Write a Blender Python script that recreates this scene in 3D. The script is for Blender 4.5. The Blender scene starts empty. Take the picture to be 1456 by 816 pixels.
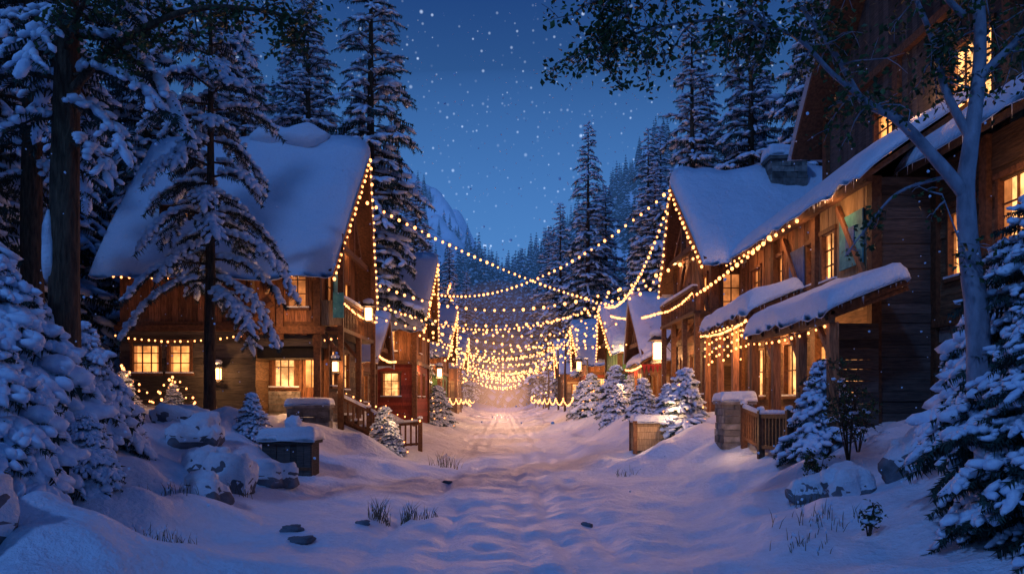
import bpy, math, random
import numpy as np
from mathutils import Vector, noise
random.seed(7); RNG=np.random.default_rng(7)
scene=bpy.context.scene
scene.view_settings.view_transform='Standard'
try: scene.view_settings.look='None'
except: pass
scene.view_settings.exposure=0; scene.view_settings.gamma=1
COL=scene.collection

# ------------------------------------------------------------ materials
def newmat(name):
    m=bpy.data.materials.new(name); m.use_nodes=True
    nt=m.node_tree; nt.nodes.clear()
    out=nt.nodes.new('ShaderNodeOutputMaterial')
    return m,nt,out
def principled(nt,out,rough=.7,spec=.3):
    b=nt.nodes.new('ShaderNodeBsdfPrincipled'); b.inputs['Roughness'].default_value=rough
    b.inputs['Specular IOR Level'].default_value=spec
    nt.links.new(b.outputs[0],out.inputs[0]); return b
def coords(nt,scale=(1,1,1)):
    t=nt.nodes.new('ShaderNodeTexCoord'); mp=nt.nodes.new('ShaderNodeMapping')
    mp.inputs['Scale'].default_value=scale
    nt.links.new(t.outputs['Object'],mp.inputs[0]); return mp
def noisen(nt,mp,scale,detail=4,rough=.6):
    n=nt.nodes.new('ShaderNodeTexNoise'); n.inputs['Scale'].default_value=scale
    n.inputs['Detail'].default_value=detail; n.inputs['Roughness'].default_value=rough
    nt.links.new(mp.outputs[0],n.inputs['Vector']); return n
def ramp(nt,fac,c0,c1,p0=.3,p1=.7):
    r=nt.nodes.new('ShaderNodeValToRGB'); e=r.color_ramp.elements
    e[0].position=p0; e[0].color=(*c0,1); e[1].position=p1; e[1].color=(*c1,1)
    nt.links.new(fac,r.inputs[0]); return r
def bump(nt,h,b,strength=.4,dist=.05):
    n=nt.nodes.new('ShaderNodeBump'); n.inputs['Strength'].default_value=strength; n.inputs['Distance'].default_value=dist
    nt.links.new(h,n.inputs['Height']); nt.links.new(n.outputs[0],b.inputs['Normal']); return n
def island_mul(nt,col,lo,hi):
    g=nt.nodes.new('ShaderNodeNewGeometry'); mr=nt.nodes.new('ShaderNodeMapRange')
    mr.inputs['To Min'].default_value=lo; mr.inputs['To Max'].default_value=hi
    nt.links.new(g.outputs['Random Per Island'],mr.inputs[0])
    mx=nt.nodes.new('ShaderNodeVectorMath'); mx.operation='SCALE'
    nt.links.new(col,mx.inputs[0]); nt.links.new(mr.outputs[0],mx.inputs['Scale']); return mx.outputs[0]
def m_noise(name,c0,c1,scale=(1,1,1),ns=4,rough=.75,bs=.5,bd=.03,isl=None,spec=.25,detail=5):
    m,nt,out=newmat(name); b=principled(nt,out,rough,spec)
    mp=coords(nt,scale); n=noisen(nt,mp,ns,detail)
    r=ramp(nt,n.outputs[0],c0,c1)
    c=r.outputs[0]
    if isl: c=island_mul(nt,c,*isl)
    nt.links.new(c,b.inputs['Base Color'])
    if bs: bump(nt,n.outputs[0],b,bs,bd)
    return m
def m_snow(name,c=(.80,.84,.92),fine=22,big=1.6):
    m,nt,out=newmat(name); b=principled(nt,out,.5,.35)
    mp=coords(nt); n1=noisen(nt,mp,big,6,.62); n2=noisen(nt,mp,fine,4,.7)
    a=nt.nodes.new('ShaderNodeMath'); a.operation='MULTIPLY_ADD'; a.inputs[1].default_value=.22
    nt.links.new(n2.outputs[0],a.inputs[0]); nt.links.new(n1.outputs[0],a.inputs[2])
    bump(nt,a.outputs[0],b,.8,.24)
    r=ramp(nt,n2.outputs[0],tuple(x*.88 for x in c),c); nt.links.new(r.outputs[0],b.inputs['Base Color'])
    return m
def m_emit(name,col,strength=1,samp=None,var=None):
    m,nt,out=newmat(name); e=nt.nodes.new('ShaderNodeEmission'); e.inputs[0].default_value=(*col,1); e.inputs[1].default_value=strength
    if var:
        mp=coords(nt); n=noisen(nt,mp,var,3); r=ramp(nt,n.outputs[0],tuple(c*.28 for c in col),col,.35,.62)
        nt.links.new(r.outputs[0],e.inputs[0])
    nt.links.new(e.outputs[0],out.inputs[0])
    if samp:
        try: m.cycles.emission_sampling=samp
        except: pass
    return m
SNOW=m_snow('snow',(.72,.82,.95)); SNOWG=m_snow('snow_ground_mat',(.72,.80,.93),11,1.3)
SNOWT=m_noise('tree_snow',(.50,.62,.82),(.74,.84,.96),ns=9,rough=.6,bs=.6,bd=.05)
WOODV=m_noise('weathered_planks_vertical',(.10,.045,.022),(.40,.18,.085),(9,9,1.1),3,.7,.7,.03,(.4,1.25))
WOODH=m_noise('log_planks_horizontal',(.055,.036,.024),(.20,.12,.066),(1.3,1.3,13),2.5,.8,.7,.03,(.5,1.3))
WOODD=m_noise('dark_log_planks',(.028,.028,.030),(.095,.082,.074),(1.3,1.3,13),2.5,.85,.7,.03,(.55,1.35))
TAN=m_noise('tan_planks',(.19,.125,.065),(.48,.34,.19),(9,9,1.1),3,.75,.6,.03,(.5,1.2))
GREENW=m_noise('green_planks',(.06,.14,.06),(.18,.36,.14),(9,9,1.1),3,.75,.6,.03,(.6,1.2))
REDW=m_noise('red_planks',(.16,.03,.02),(.36,.07,.04),(9,9,1.1),3,.75,.6,.03,(.6,1.2))
BEAM=m_noise('timber_beams',(.06,.028,.015),(.19,.088,.044),(4,4,4),3,.7,.5,.03,(.6,1.2))
STONE=m_noise('fieldstone',(.10,.095,.09),(.30,.28,.26),ns=5,rough=.9,bs=.9,bd=.05,isl=(.5,1.25))
ROCK=m_noise('granite',(.06,.07,.085),(.20,.21,.25),ns=3,rough=.9,bs=1,bd=.1,detail=8)
DARK=m_noise('dark_interior',(.010,.009,.008),(.02,.018,.016),bs=0)
BARK=m_noise('pine_bark',(.030,.020,.014),(.13,.085,.055),(7,7,1.2),3,.9,1,.08)
BARKL=m_noise('aspen_bark',(.13,.145,.19),(.30,.32,.39),(2.5,2.5,1),3.5,.75,.6,.03)
NEED=m_noise('fir_needles',(.012,.030,.028),(.038,.075,.060),ns=3,rough=.7,bs=0,isl=(.6,1.3))
LEAF=m_noise('dark_leaves',(.020,.045,.014),(.055,.10,.030),ns=3,rough=.5,bs=0,isl=(.5,1.4))
GRASS=m_noise('dry_grass',(.07,.06,.04),(.16,.13,.08),ns=3,bs=0)
FARN=m_noise('distant_hazed_needles',(.020,.040,.050),(.05,.08,.10),ns=.6,bs=0,isl=(.7,1.2))  # lighter and bluer than near needles: aerial haze put into the colour
FARS=m_noise('distant_hazed_snow',(.30,.38,.50),(.50,.58,.70),ns=.6,bs=0)  # snow on far trees, distance haze painted into its blue tint
TEAL=m_noise('teal_banner',(.03,.16,.20),(.10,.36,.36),ns=5,bs=.2)
BLUE=m_noise('blue_poster',(.03,.07,.18),(.10,.17,.36),ns=6,bs=0)
RED=m_noise('red_cloth',(.25,.02,.02),(.5,.05,.04),ns=5,bs=.2)
METAL=m_noise('iron',(.02,.02,.022),(.05,.05,.055),ns=8,rough=.5,bs=.1)
ICE=m_noise('icicle_ice',(.5,.6,.75),(.7,.8,.92),ns=8,rough=.15,bs=.1,spec=.6)
BULB=m_emit('bulb_glow',(3.0,.95,.28),2.0,'NONE')
WIN=m_emit('window_glow',(2.4,.86,.22),1.0,None,1.7)
WINC=m_emit('window_glow_bright',(3.0,1.3,.42),1.0,None,2.5)
WINDIM=m_emit('window_glow_dim',(.8,.25,.07),1.0,None,1.7)
LANT=m_emit('lantern_glass',(6,2.4,.8),2.0)
GLASS=m_noise('dark_glass',(.010,.018,.035),(.02,.035,.06),rough=.12,bs=0,spec=.6)

# ------------------------------------------------------------ mesh builder
class MB:
    def __init__(s): s.V=[];s.F=[];s.M=[];s.S=[];s.n=0
    def add(s,V,F,mi=0,smooth=False):
        V=np.asarray(V,dtype=np.float64).reshape(-1,3); F=np.asarray(F,dtype=np.int64).reshape(-1,3)
        s.V.append(V); s.F.append(F+s.n); s.M.append(np.full(len(F),mi)); s.S.append(np.full(len(F),smooth)); s.n+=len(V)
    def inst(s,TV,TF,M,T,mi,smooth=False,jit=0):
        M=np.asarray(M);T=np.asarray(T); N=len(T)
        if N==0:return
        base=np.broadcast_to(TV,(N,)+TV.shape)
        if jit: base=base*(1+RNG.uniform(-jit,jit,base.shape))
        V=np.einsum('nij,nvj->nvi',M,base)+T[:,None,:]
        F=TF[None]+(np.arange(N)*len(TV))[:,None,None]
        s.add(V.reshape(-1,3),F.reshape(-1,3),mi,smooth)
    def mesh(s,name,mats):
        me=bpy.data.meshes.new(name)
        V=np.concatenate(s.V);F=np.concatenate(s.F);M=np.concatenate(s.M);S=np.concatenate(s.S)
        me.vertices.add(len(V)); me.vertices.foreach_set('co',V.astype(np.float32).ravel())
        me.loops.add(len(F)*3); me.loops.foreach_set('vertex_index',F.astype(np.int32).ravel())
        me.polygons.add(len(F)); me.polygons.foreach_set('loop_start',(np.arange(len(F))*3).astype(np.int32))
        me.polygons.foreach_set('loop_total',np.full(len(F),3,dtype=np.int32))
        me.polygons.foreach_set('material_index',M.astype(np.int32)); me.polygons.foreach_set('use_smooth',S.astype(bool))
        for m in mats: me.materials.append(m)
        me.update(calc_edges=True); return me
    def obj(s,name,mats,parent=None):
        if not s.V: return None
        o=bpy.data.objects.new(name,s.mesh(name,mats)); COL.objects.link(o)
        if parent: o.parent=parent
        return o
def empty(name):
    e=bpy.data.objects.new(name,None); COL.objects.link(e); e.empty_display_size=.5; return e
BV=np.array([[x,y,z] for x in(0,1) for y in(0,1) for z in(0,1)],float)
BF=np.array([[0,1,3],[0,3,2],[4,6,7],[4,7,5],[0,4,5],[0,5,1],[2,3,7],[2,7,6],[0,2,6],[0,6,4],[1,5,7],[1,7,3]])
def box(mb,x0,x1,y0,y1,z0,z1,mi=0): mb.add(BV*[x1-x0,y1-y0,z1-z0]+[x0,y0,z0],BF,mi)
def fbox(mb,o,u,n,u0,u1,v0,v1,z0,z1,mi=0):
    P=BV*[u1-u0,v1-v0,z1-z0]+[u0,v0,z0]
    W=np.stack([o[0]+P[:,0]*u[0]+P[:,1]*n[0],o[1]+P[:,0]*u[1]+P[:,1]*n[1],P[:,2]],1); mb.add(W,BF,mi)
def frame(d,up=(0,0,1)):
    d=np.array(d,float); d/=np.linalg.norm(d)+1e-9; up=np.array(up,float)
    y=np.cross(up,d)
    if np.linalg.norm(y)<1e-4: y=np.cross((1,0,0),d)
    y/=np.linalg.norm(y); z=np.cross(d,y); return d,y,z
def beam(mb,p0,p1,w,h,mi=0):
    p0=np.array(p0,float);p1=np.array(p1,float); d,y,z=frame(p1-p0); L=np.linalg.norm(p1-p0)
    P=(BV-[0,.5,.5])*[L,w,h]; mb.add(p0+P[:,:1]*d+P[:,1:2]*y+P[:,2:]*z,BF,mi)
def tube(mb,pts,rad,n=8,mi=0,wob=0):
    pts=np.array(pts,float); V=[];
    for i,p in enumerate(pts):
        d=pts[min(i+1,len(pts)-1)]-pts[max(i-1,0)]
        _,y,z=frame(d,(0.13,.31,1) if abs(d[2])<.9*np.linalg.norm(d) else (1,0.1,0))
        for k in range(n):
            a=2*math.pi*k/n; r=rad[i]*(1+(random.uniform(-wob,wob) if wob else 0))
            V.append(p+y*math.cos(a)*r+z*math.sin(a)*r)
    F=[]
    for i in range(len(pts)-1):
        for k in range(n):
            a=i*n+k;b=i*n+(k+1)%n;c=a+n;d=b+n; F+= [[a,b,d],[a,d,c]]
    mb.add(V,F,mi,True)
def ico(sub):
    t=(1+5**.5)/2
    V=[(-1,t,0),(1,t,0),(-1,-t,0),(1,-t,0),(0,-1,t),(0,1,t),(0,-1,-t),(0,1,-t),(t,0,-1),(t,0,1),(-t,0,-1),(-t,0,1)]
    V=[tuple(np.array(v)/np.linalg.norm(v)) for v in V]
    F=[(0,11,5),(0,5,1),(0,1,7),(0,7,10),(0,10,11),(1,5,9),(5,11,4),(11,10,2),(10,7,6),(7,1,8),(3,9,4),(3,4,2),(3,2,6),(3,6,8),(3,8,9),(4,9,5),(2,4,11),(6,2,10),(8,6,7),(9,8,1)]
    for _ in range(sub):
        c={};NF=[]
        def mid(a,b):
            k=(min(a,b),max(a,b))
            if k not in c:
                m=np.array(V[a])+np.array(V[b]); V.append(tuple(m/np.linalg.norm(m))); c[k]=len(V)-1
            return c[k]
        for a,b,d in F:
            x,y,z=mid(a,b),mid(b,d),mid(d,a); NF+=[(a,x,z),(b,y,x),(d,z,y),(x,y,z)]
        F=NF
    return np.array(V),np.array(F)
I0=ico(0);I1=ico(1);I2=ico(2);I3=ico(3)

# ------------------------------------------------------------ terrain
def ss(a,b,x):
    t=min(1,max(0,(x-a)/(b-a))); return t*t*(3-2*t)
def xc(y): return -0.0115*y
def nz(x,y,s,k=0): return noise.noise(Vector((x*s,y*s,k)))
def peak(x,y):
    g=18*math.exp(-((x+26)/30)**2)+9*math.exp(-((x-50)/34)**2)+12*math.exp(-((x+85)/35)**2)
    return ss(225,345,y)*g*(.75+.9*(1-2*abs(nz(x,y,.035,21)))*.5+.35*nz(x,y,.11,22))
MOUNDS=[(-4.9,8.6,1.0,.75),(-5.4,10.8,.7,.42),(-4.7,12.2,.8,.30),(-6.2,13.2,.9,.45),(-5.6,17.6,.8,.3),(-7.4,20.4,1.0,.4),(-3.9,21.5,.9,.25),(5.0,14.2,.9,.35),(4.4,11.0,.8,.22),(4.6,17.3,.8,.3),(4.3,22.0,.9,.3),(-4.4,24.3,.9,.4),(6.2,9.5,1.1,.4),(-3.6,9.2,.6,.16)]
def hgt(x,y):
    u=x-xc(y);a=abs(u)
    hw=4.3-1.5*ss(13,26,y)+.5*nz(0 if u<0 else 9,y,.16,3)
    if u>0: hw-=.5*(1-ss(10,20,y))
    h=1.35*ss(hw,hw+3.9,a)+.9*ss(8,16,a)
    e=ss(hw-1.2,hw+1.5,a)
    h+=e*(.34*nz(x,y,.42,1)+.17*nz(x,y,1.1,2)) + .11*nz(x,y,.8,5)+.045*nz(x,y,2.6,6)
    h+=.24*math.exp(-((a-hw-.3)/.6)**2)*(.6+nz(x,y,.5,8))
    w=1-ss(hw-1.5,hw-.5,a); dr=.3*nz(0,y,.12,4)
    for c in(-1.75,-1.35,-.75,.35,.85,1.5): h-=w*.105*math.exp(-((u-c-dr)/.16)**2)*(.6+nz(c*5,y,.4,7))
    h+=w*.065*nz(x*2.5,y,.6,9)
    if y<30:
        for mx,my,mr,mh in MOUNDS:
            d2=((x-mx)**2+(y-my)**2)/(mr*mr)
            if d2<6: h+=mh*math.exp(-d2)*(1+.3*nz(x,y,1.6,14))
    if a>22: h+=min(14,(a-22)*.16)
    if y>115:
        r=1-abs(nz(x+30,y*.3,.016,11))*2
        h+=(52+30*r+16*nz(x,y,.03,12)+5*nz(x,y,.09,13))*ss(125,350,y)*(.85+.35*min(1,a/90))+peak(x,y)
    return h
def axis(pts):
    out=[]
    for a,b,n in pts: out+=list(np.linspace(a,b,n,endpoint=False))
    out.append(pts[-1][1]); return np.array(out)
us=axis([(-420,-120,24),(-120,-30,50),(-30,-12,36),(-12,12,200),(12,30,36),(30,120,50),(120,420,24)])
ys=axis([(-30,4,24),(4,32,240),(32,60,110),(60,130,90),(130,400,90),(400,700,8)])
nu,ny=len(us),len(ys)
GV=np.zeros((ny,nu,3))
for j,y in enumerate(ys):
    for i,u in enumerate(us):
        x=u+xc(y); GV[j,i]=(x,y,hgt(x,y))
def subgrid(name,i0,i1,mat):
    n=i1-i0+1; mb=MB(); V=GV[:,i0:i1+1].reshape(-1,3)
    a=(np.arange(ny-1)[:,None]*n+np.arange(n-1)[None]).ravel()
    F=np.concatenate([np.stack([a,a+1,a+n+1],1),np.stack([a,a+n+1,a+n],1)])
    mb.add(V,F,0,True); return mb.obj(name,[mat])
il=int(np.searchsorted(us,-3.0)); ir=int(np.searchsorted(us,3.0))
subgrid('snow_road',il,ir,SNOWG)
g1=subgrid('snow_ground',0,il,SNOWG); g2=subgrid('snow_ground_east',ir,nu-1,SNOWG); g2.parent=g1

# ------------------------------------------------------------ snow slabs
def samp(n): return np.concatenate([[0,.004,.012,.03,.06],np.linspace(.1,.9,n),[.94,.97,.988,.996,1]])
def slab(mb,rows,thick,n=14,mi=0,amp=.10,drip=.08):
    S=samp(n); rows=[(np.array(a,float),np.array(b,float)) for a,b in rows]
    segs=len(rows)-1; T=[]
    for k in range(segs):
        tt=np.linspace(0,1,9)
        for t in tt[(0 if k==0 else 1):]: T.append(k+t)
    T=sorted(set(T+[.008,.03,.08,segs-.008,segs-.03,segs-.08])); V=[];B=[]
    up=np.array([0,0,1.0])
    for t in T:
        k=min(int(t),segs-1);f=t-k
        a=rows[k][0]*(1-f)+rows[k+1][0]*f; b=rows[k][1]*(1-f)+rows[k+1][1]*f
        tn=t/segs*2-1; pt=max(0,1-abs(tn)**14)**.5
        for s in S:
            p=a*(1-s)+b*s; ps=max(0,1-abs(2*s-1)**18)**.5
            nn=1+.35*noise.noise(Vector((p[0]*.7,p[1]*.7,p[2]*.7)))+.12*noise.noise(Vector(p*2.3))
            hh=thick*pt*ps*nn
            dd=up*drip*abs(tn)**10*(1+2*noise.noise(Vector((p[0]*1.8,p[1]*1.8,3))))
            V.append(p+up*(hh+.02)-dd); B.append(p+up*.004-dd)
    n1=len(S);n2=len(T); V=np.array(V+B)
    a=(np.arange(n2-1)[:,None]*n1+np.arange(n1-1)[None]).ravel()
    F=np.concatenate([np.stack([a,a+1,a+n1+1],1),np.stack([a,a+n1+1,a+n1],1)])
    N=n1*n2; F2=F[:,::-1]+N
    per=[(i,i+1) for i in range(n1-1)]+[(i*n1+n1-1,(i+1)*n1+n1-1) for i in range(n2-1)]+[((n2-1)*n1+i+1,(n2-1)*n1+i) for i in range(n1-1)]+[((i+1)*n1,i*n1) for i in range(n2-1)]
    F3=[]
    for i,j in per: F3+=[[i,j,j+N],[i,j+N,i+N]]
    mb.add(V,np.concatenate([F,F2,np.array(F3)]),mi,True)
def slabbox(mb,x0,x1,y0,y1,z,th=.2,mi=0): slab(mb,[((x0,y0,z),(x1,y0,z)),((x0,y1,z),(x1,y1,z))],th,6,mi,drip=.02)
def lump(mb,c,s,mi=0,tmpl=None,seed=0,amp=.25):
    V,F=tmpl or I2; D=np.array([1+amp*noise.noise(Vector(v*1.7)+Vector((seed*3.1,seed,0))) for v in V])
    mb.add(V*D[:,None]*np.array(s)+np.array(c),F,mi,True)
def icicles(mb,a,b,n,ln,mi=0):
    a=np.array(a,float);b=np.array(b,float)
    for _ in range(n):
        p=a+(b-a)*random.random(); l=ln*random.uniform(.2,1)**1.5; r=.010+.022*l
        V=[p+[r*math.cos(k*2.1),r*math.sin(k*2.1),.03] for k in range(3)]+[p+[0,0,-l]]
        mb.add(V,[[0,1,3],[1,2,3],[2,0,3]],mi,True)

# ------------------------------------------------------------ walls
WM=[WOODV,WOODH,WOODD,TAN,GREENW,BEAM,STONE,DARK,WIN,WINC,WINDIM,GLASS,SNOW,ICE,REDW]
V_,H_,D_,T_,G_,B_,S_,K_,WN,WC,WD,GL,SN,IC,R_=range(15)
def sub(segs,a,b):
    o=[]
    for s,e in segs:
        if b<=s or a>=e: o.append((s,e)); continue
        if a>s:o.append((s,a))
        if b<e:o.append((b,e))
    return o
def wall(mb,o,u,n,W,z0,z1,mi,vert=False,pw=.2,ops=(),top=None,stone=False,th=.1):
    if vert:
        k=0.
        while k<W-.01:
            w=min(pw*random.uniform(.8,1.25),W-k); um=k+w/2; zt=top(um) if top else z1
            sg=[(z0-random.uniform(0,.04),zt)]
            for q in ops:
                if q[0]<um<q[1]: sg=sub(sg,q[2],q[3])
            j=random.uniform(0,.025)
            for a,b in sg:
                if b-a>.02: fbox(mb,o,u,n,k+.004,k+w-.004,-th,j,a,b,mi)
            k+=w
    else:
        z=z0
        while z<z1-.01:
            hh=min(pw*random.uniform(.85,1.15),z1-z); zm=z+hh/2
            sg=[top(zm)] if top else [(0,W)]
            for q in ops:
                if q[2]<zm<q[3]: sg=sub(sg,q[0],q[1])
            for a,b in sg:
                if b-a<.02: continue
                if stone:
                    c=a
                    while c<b-.01:
                        l=random.uniform(.25,.6); l=l if b-c-l>.15 else b-c
                        fbox(mb,o,u,n,c+.006,c+l-.006,-th,random.uniform(0,.05),z+.006,z+hh-.006,mi); c+=l
                else: fbox(mb,o,u,n,a,b,-th,random.uniform(0,.03),z+.004,z+hh-.004,mi)
            z+=hh
    for q in ops:
        a,b,c,d,kind=q[:5]; nx,nzz=(q[5],q[6]) if len(q)>6 else (2,3)
        if kind=='door':
            fbox(mb,o,u,n,a,b,-.095,-.06,c,d,B_)
            for i in range(4):
                w=(b-a)/4; fbox(mb,o,u,n,a+i*w+.01,a+(i+1)*w-.01,-.06,-.04,c+.05,d-.05,V_)
            fbox(mb,o,u,n,a+.2*(b-a),b-.2*(b-a),-.04,-.03,c+.45*(d-c),c+.9*(d-c),WN)
            fbox(mb,o,u,n,(a+b)/2-.015,(a+b)/2+.015,-.03,-.015,c+.45*(d-c),c+.9*(d-c),B_)
        else:
            fbox(mb,o,u,n,a,b,-.095,-.08,c,d,kind)
            if kind in(WN,WC):
                cw=(b-a)*.13
                fbox(mb,o,u,n,a,a+cw,-.08,-.076,c,d,WD); fbox(mb,o,u,n,b-cw,b,-.08,-.076,c,d,WD)
            for i in range(1,nx): x=a+(b-a)*i/nx; fbox(mb,o,u,n,x-.018,x+.018,-.075,-.035,c,d,B_)
            for i in range(1,nzz): x=c+(d-c)*i/nzz; fbox(mb,o,u,n,a,b,-.074,-.04,x-.016,x+.016,B_)
        f=.085
        fbox(mb,o,u,n,a-f,a+.01,-.09,.05,c-.02,d+.02,B_); fbox(mb,o,u,n,b-.01,b+f,-.09,.05,c-.02,d+.02,B_)
        fbox(mb,o,u,n,a-f-.04,b+f+.04,-.09,.075,d+.021,d+.13,B_)
        if kind!='door':
            fbox(mb,o,u,n,a-f-.05,b+f+.05,-.09,.10,c-.10,c-.022,B_)
            fbox(mb,o,u,n,a-f-.03,b+f+.03,-.0,.085,c-.021,c+.03,SN)
def prism(mb,x0,x1,y0,y1,z0,ze,yr,zr,mi):
    V=[]; 
    for x in(x0,x1): V+=[(x,y0,z0),(x,y1,z0),(x,y1,ze),(x,yr,zr),(x,y0,ze)]
    F=[[0,1,2],[0,2,3],[0,3,4],[5,7,6],[5,8,7],[5,9,8]]
    for i in range(5):
        j=(i+1)%5; F+=[[i,j+5,j],[i,i+5,j+5]]
    mb.add(V,F,mi)
def strand(name,pts_fn,n,parent=None,r=.05,wire=True,every=1,jit=.02):
    P=[np.array(pts_fn(i/(n-1))) for i in range(n)]
    mb=MB()
    if wire: tube(mb,P[::1],[.010]*len(P),4,0)
    T=[p+np.array([random.uniform(-jit,jit),random.uniform(-jit,jit),-.06-random.uniform(0,jit)]) for p in P[::every]]
    T=np.array(T); k=len(T); rr=np.array([r*random.uniform(.7,1.2) for _ in range(k)])
    M=np.zeros((k,3,3)); M[:,0,0]=rr;M[:,1,1]=rr;M[:,2,2]=rr*1.2
    mb.inst(I1[0],I1[1],M,T,1,True)
    if wire:
        M=M*.5; mb.inst(I0[0],I0[1],M,T+[0,0,.055],0)
    return mb.obj(name,[METAL,BULB],parent)
def sagfn(a,b,s):
    a=np.array(a,float);b=np.array(b,float)
    return lambda t:a*(1-t)+b*t-np.array([0,0,4*s*t*(1-t)])
def hang(a,b,s,sp=.42,name='string_lights',parent=None,r=.053):
    L=np.linalg.norm(np.array(a)-np.array(b)); strand(name,sagfn(a,b,s),max(3,int(L/sp)),parent,r)
def plight(name,loc,power,col=(1,.46,.17),r=.05,parent=None):
    l=bpy.data.lights.new(name,'POINT'); l.energy=power; l.color=col; l.shadow_soft_size=r
    o=bpy.data.objects.new(name,l); o.location=loc; COL.objects.link(o)
    if parent:o.parent=parent
    return o
def roofslab(mb,A,B,C,D,t,mi):
    dn=np.array([0,0,-t]); A,B,C,D=[np.array(q,float) for q in(A,B,C,D)]
    mb.add([A,B,C,D,A+dn,B+dn,C+dn,D+dn],[[0,1,2],[0,2,3],[4,6,5],[4,7,6],[0,4,5],[0,5,1],[1,5,6],[1,6,2],[2,6,7],[2,7,3],[3,7,4],[3,4,0]],mi)

def cabin(name,sd,xf,xb,y0,y1,zb,zw,zr,mats=(H_,V_),ovx=.6,ovy=.9,prow=.4,thick=.42,nearops=(),frontops=(),zs=None,gl=True,lowmat=None,snow=True,r=.053):
    E=empty(name); yr=(y0+y1)/2; k=(zr-zw)/(yr-y0); zs=zs or (zb+zw)/2
    mb=MB(); W=abs(xb-xf)
    prism(mb,min(xf,xb)+.12,max(xf,xb)-.12,y0+.12,y1-.12,zb-1,zw,yr,zr-.15,K_)
    wall(mb,(xf,y0),(sd,0),(0,-1),W,zb-.6,zs,lowmat if lowmat is not None else mats[0],False,.22,[q for q in nearops if q[3]<=zs+.01],stone=(lowmat==S_))
    wall(mb,(xf,y0),(sd,0),(0,-1),W,zs,zw,mats[1],True,.2,[q for q in nearops if q[3]>zs+.01])
    D=y1-y0; tp=lambda u: zw+k*(min(u,D-u))-.03
    wall(mb,(xf,y0),(0,1),(-sd,0),D,zb-.6,zs,lowmat if lowmat is not None else mats[0],False,.22,[q for q in frontops if q[3]<=zs+.01],stone=(lowmat==S_))
    wall(mb,(xf,y0),(0,1),(-sd,0),D,zs,zw,mats[1],True,.2,[q for q in frontops if q[3]>zs+.01],top=tp)
    for yy in(y0,y1): box(mb,xf-.13,xf+.13,yy-.13,yy+.13,zb-.6,zw,B_)
    beam(mb,(xf-sd*.09,y0,zs),(xf-sd*.09,y1,zs),.12,.22,B_); beam(mb,(xf,y0-.09,zs+.003),(xb,y0-.09,zs+.003),.12,.22,B_)
    xg=xf-sd*(ovx-.12)
    beam(mb,(xg,y0-.1,zw+.1),(xg,y1+.1,zw+.1),.14,.2,B_); beam(mb,(xg,yr,zw+.1),(xg,yr,zr-.2),.14,.18,B_)
    beam(mb,(xg,y0+D*.25,zw+.15),(xg,yr,zr-D*.25*k*1.1),.12,.14,B_);beam(mb,(xg,y1-D*.25,zw+.15),(xg,yr,zr-D*.25*k*1.1),.12,.14,B_)
    mb.obj('walls_and_windows',WM,E)
    rb=MB(); ze=zw-k*ovy; xo=xf-sd*ovx; xp=xo-sd*prow; xk=xb+sd*.5
    N0=np.array((xo,y0-ovy,ze));N1=np.array((xk,y0-ovy,ze));R0=np.array((xp,yr,zr));R1=np.array((xk,yr,zr));F0=np.array((xo,y1+ovy,ze));F1=np.array((xk,y1+ovy,ze))
    roofslab(rb,N0,N1,R1,R0,.14,0); roofslab(rb,R0,R1,F1,F0,.14,0)
    off=np.array([-sd*.03,0,-.12])
    beam(rb,N0+off,R0+off,.09,.34,0); beam(rb,F0+off,R0+off,.09,.34,0)
    for i in range(9):
        t=i/8; a=R0*(1-t)+R1*t; b=N0*(1-t)+N1*t; d=np.array([0,0,-.2]); beam(rb,a+d,b+d+(a-b)*.01,.1,.12,0)
    beam(rb,N0+[0,0,-.1],N1+[0,0,-.1],.06,.2,0)
    if y0<35: icicles(rb,N0+[0,-.04,-.08],N1+[0,-.04,-.08],45,.3,1)
    rb.obj('roof_timbers',[BEAM,ICE],E)
    sb=MB(); e=np.array([-sd*.12,0,0])
    slab(sb,[(N0+e+[0,-.14,-.10],N1+[0,-.14,-.10]),(R0+e,R1),(F0+e+[0,.14,-.10],F1+[0,.14,-.10])],thick,20,drip=.12)
    sb.obj('roof_snow',[SNOW],E)
    if gl:
        g=np.array([-sd*.12,0,-.2])
        hang(N0+g,R0+g,.06,.30,'gable_lights',E,r*.9); hang(R0+g,F0+g,.06,.30,'gable_lights',E,r*.9)
    return E

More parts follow.
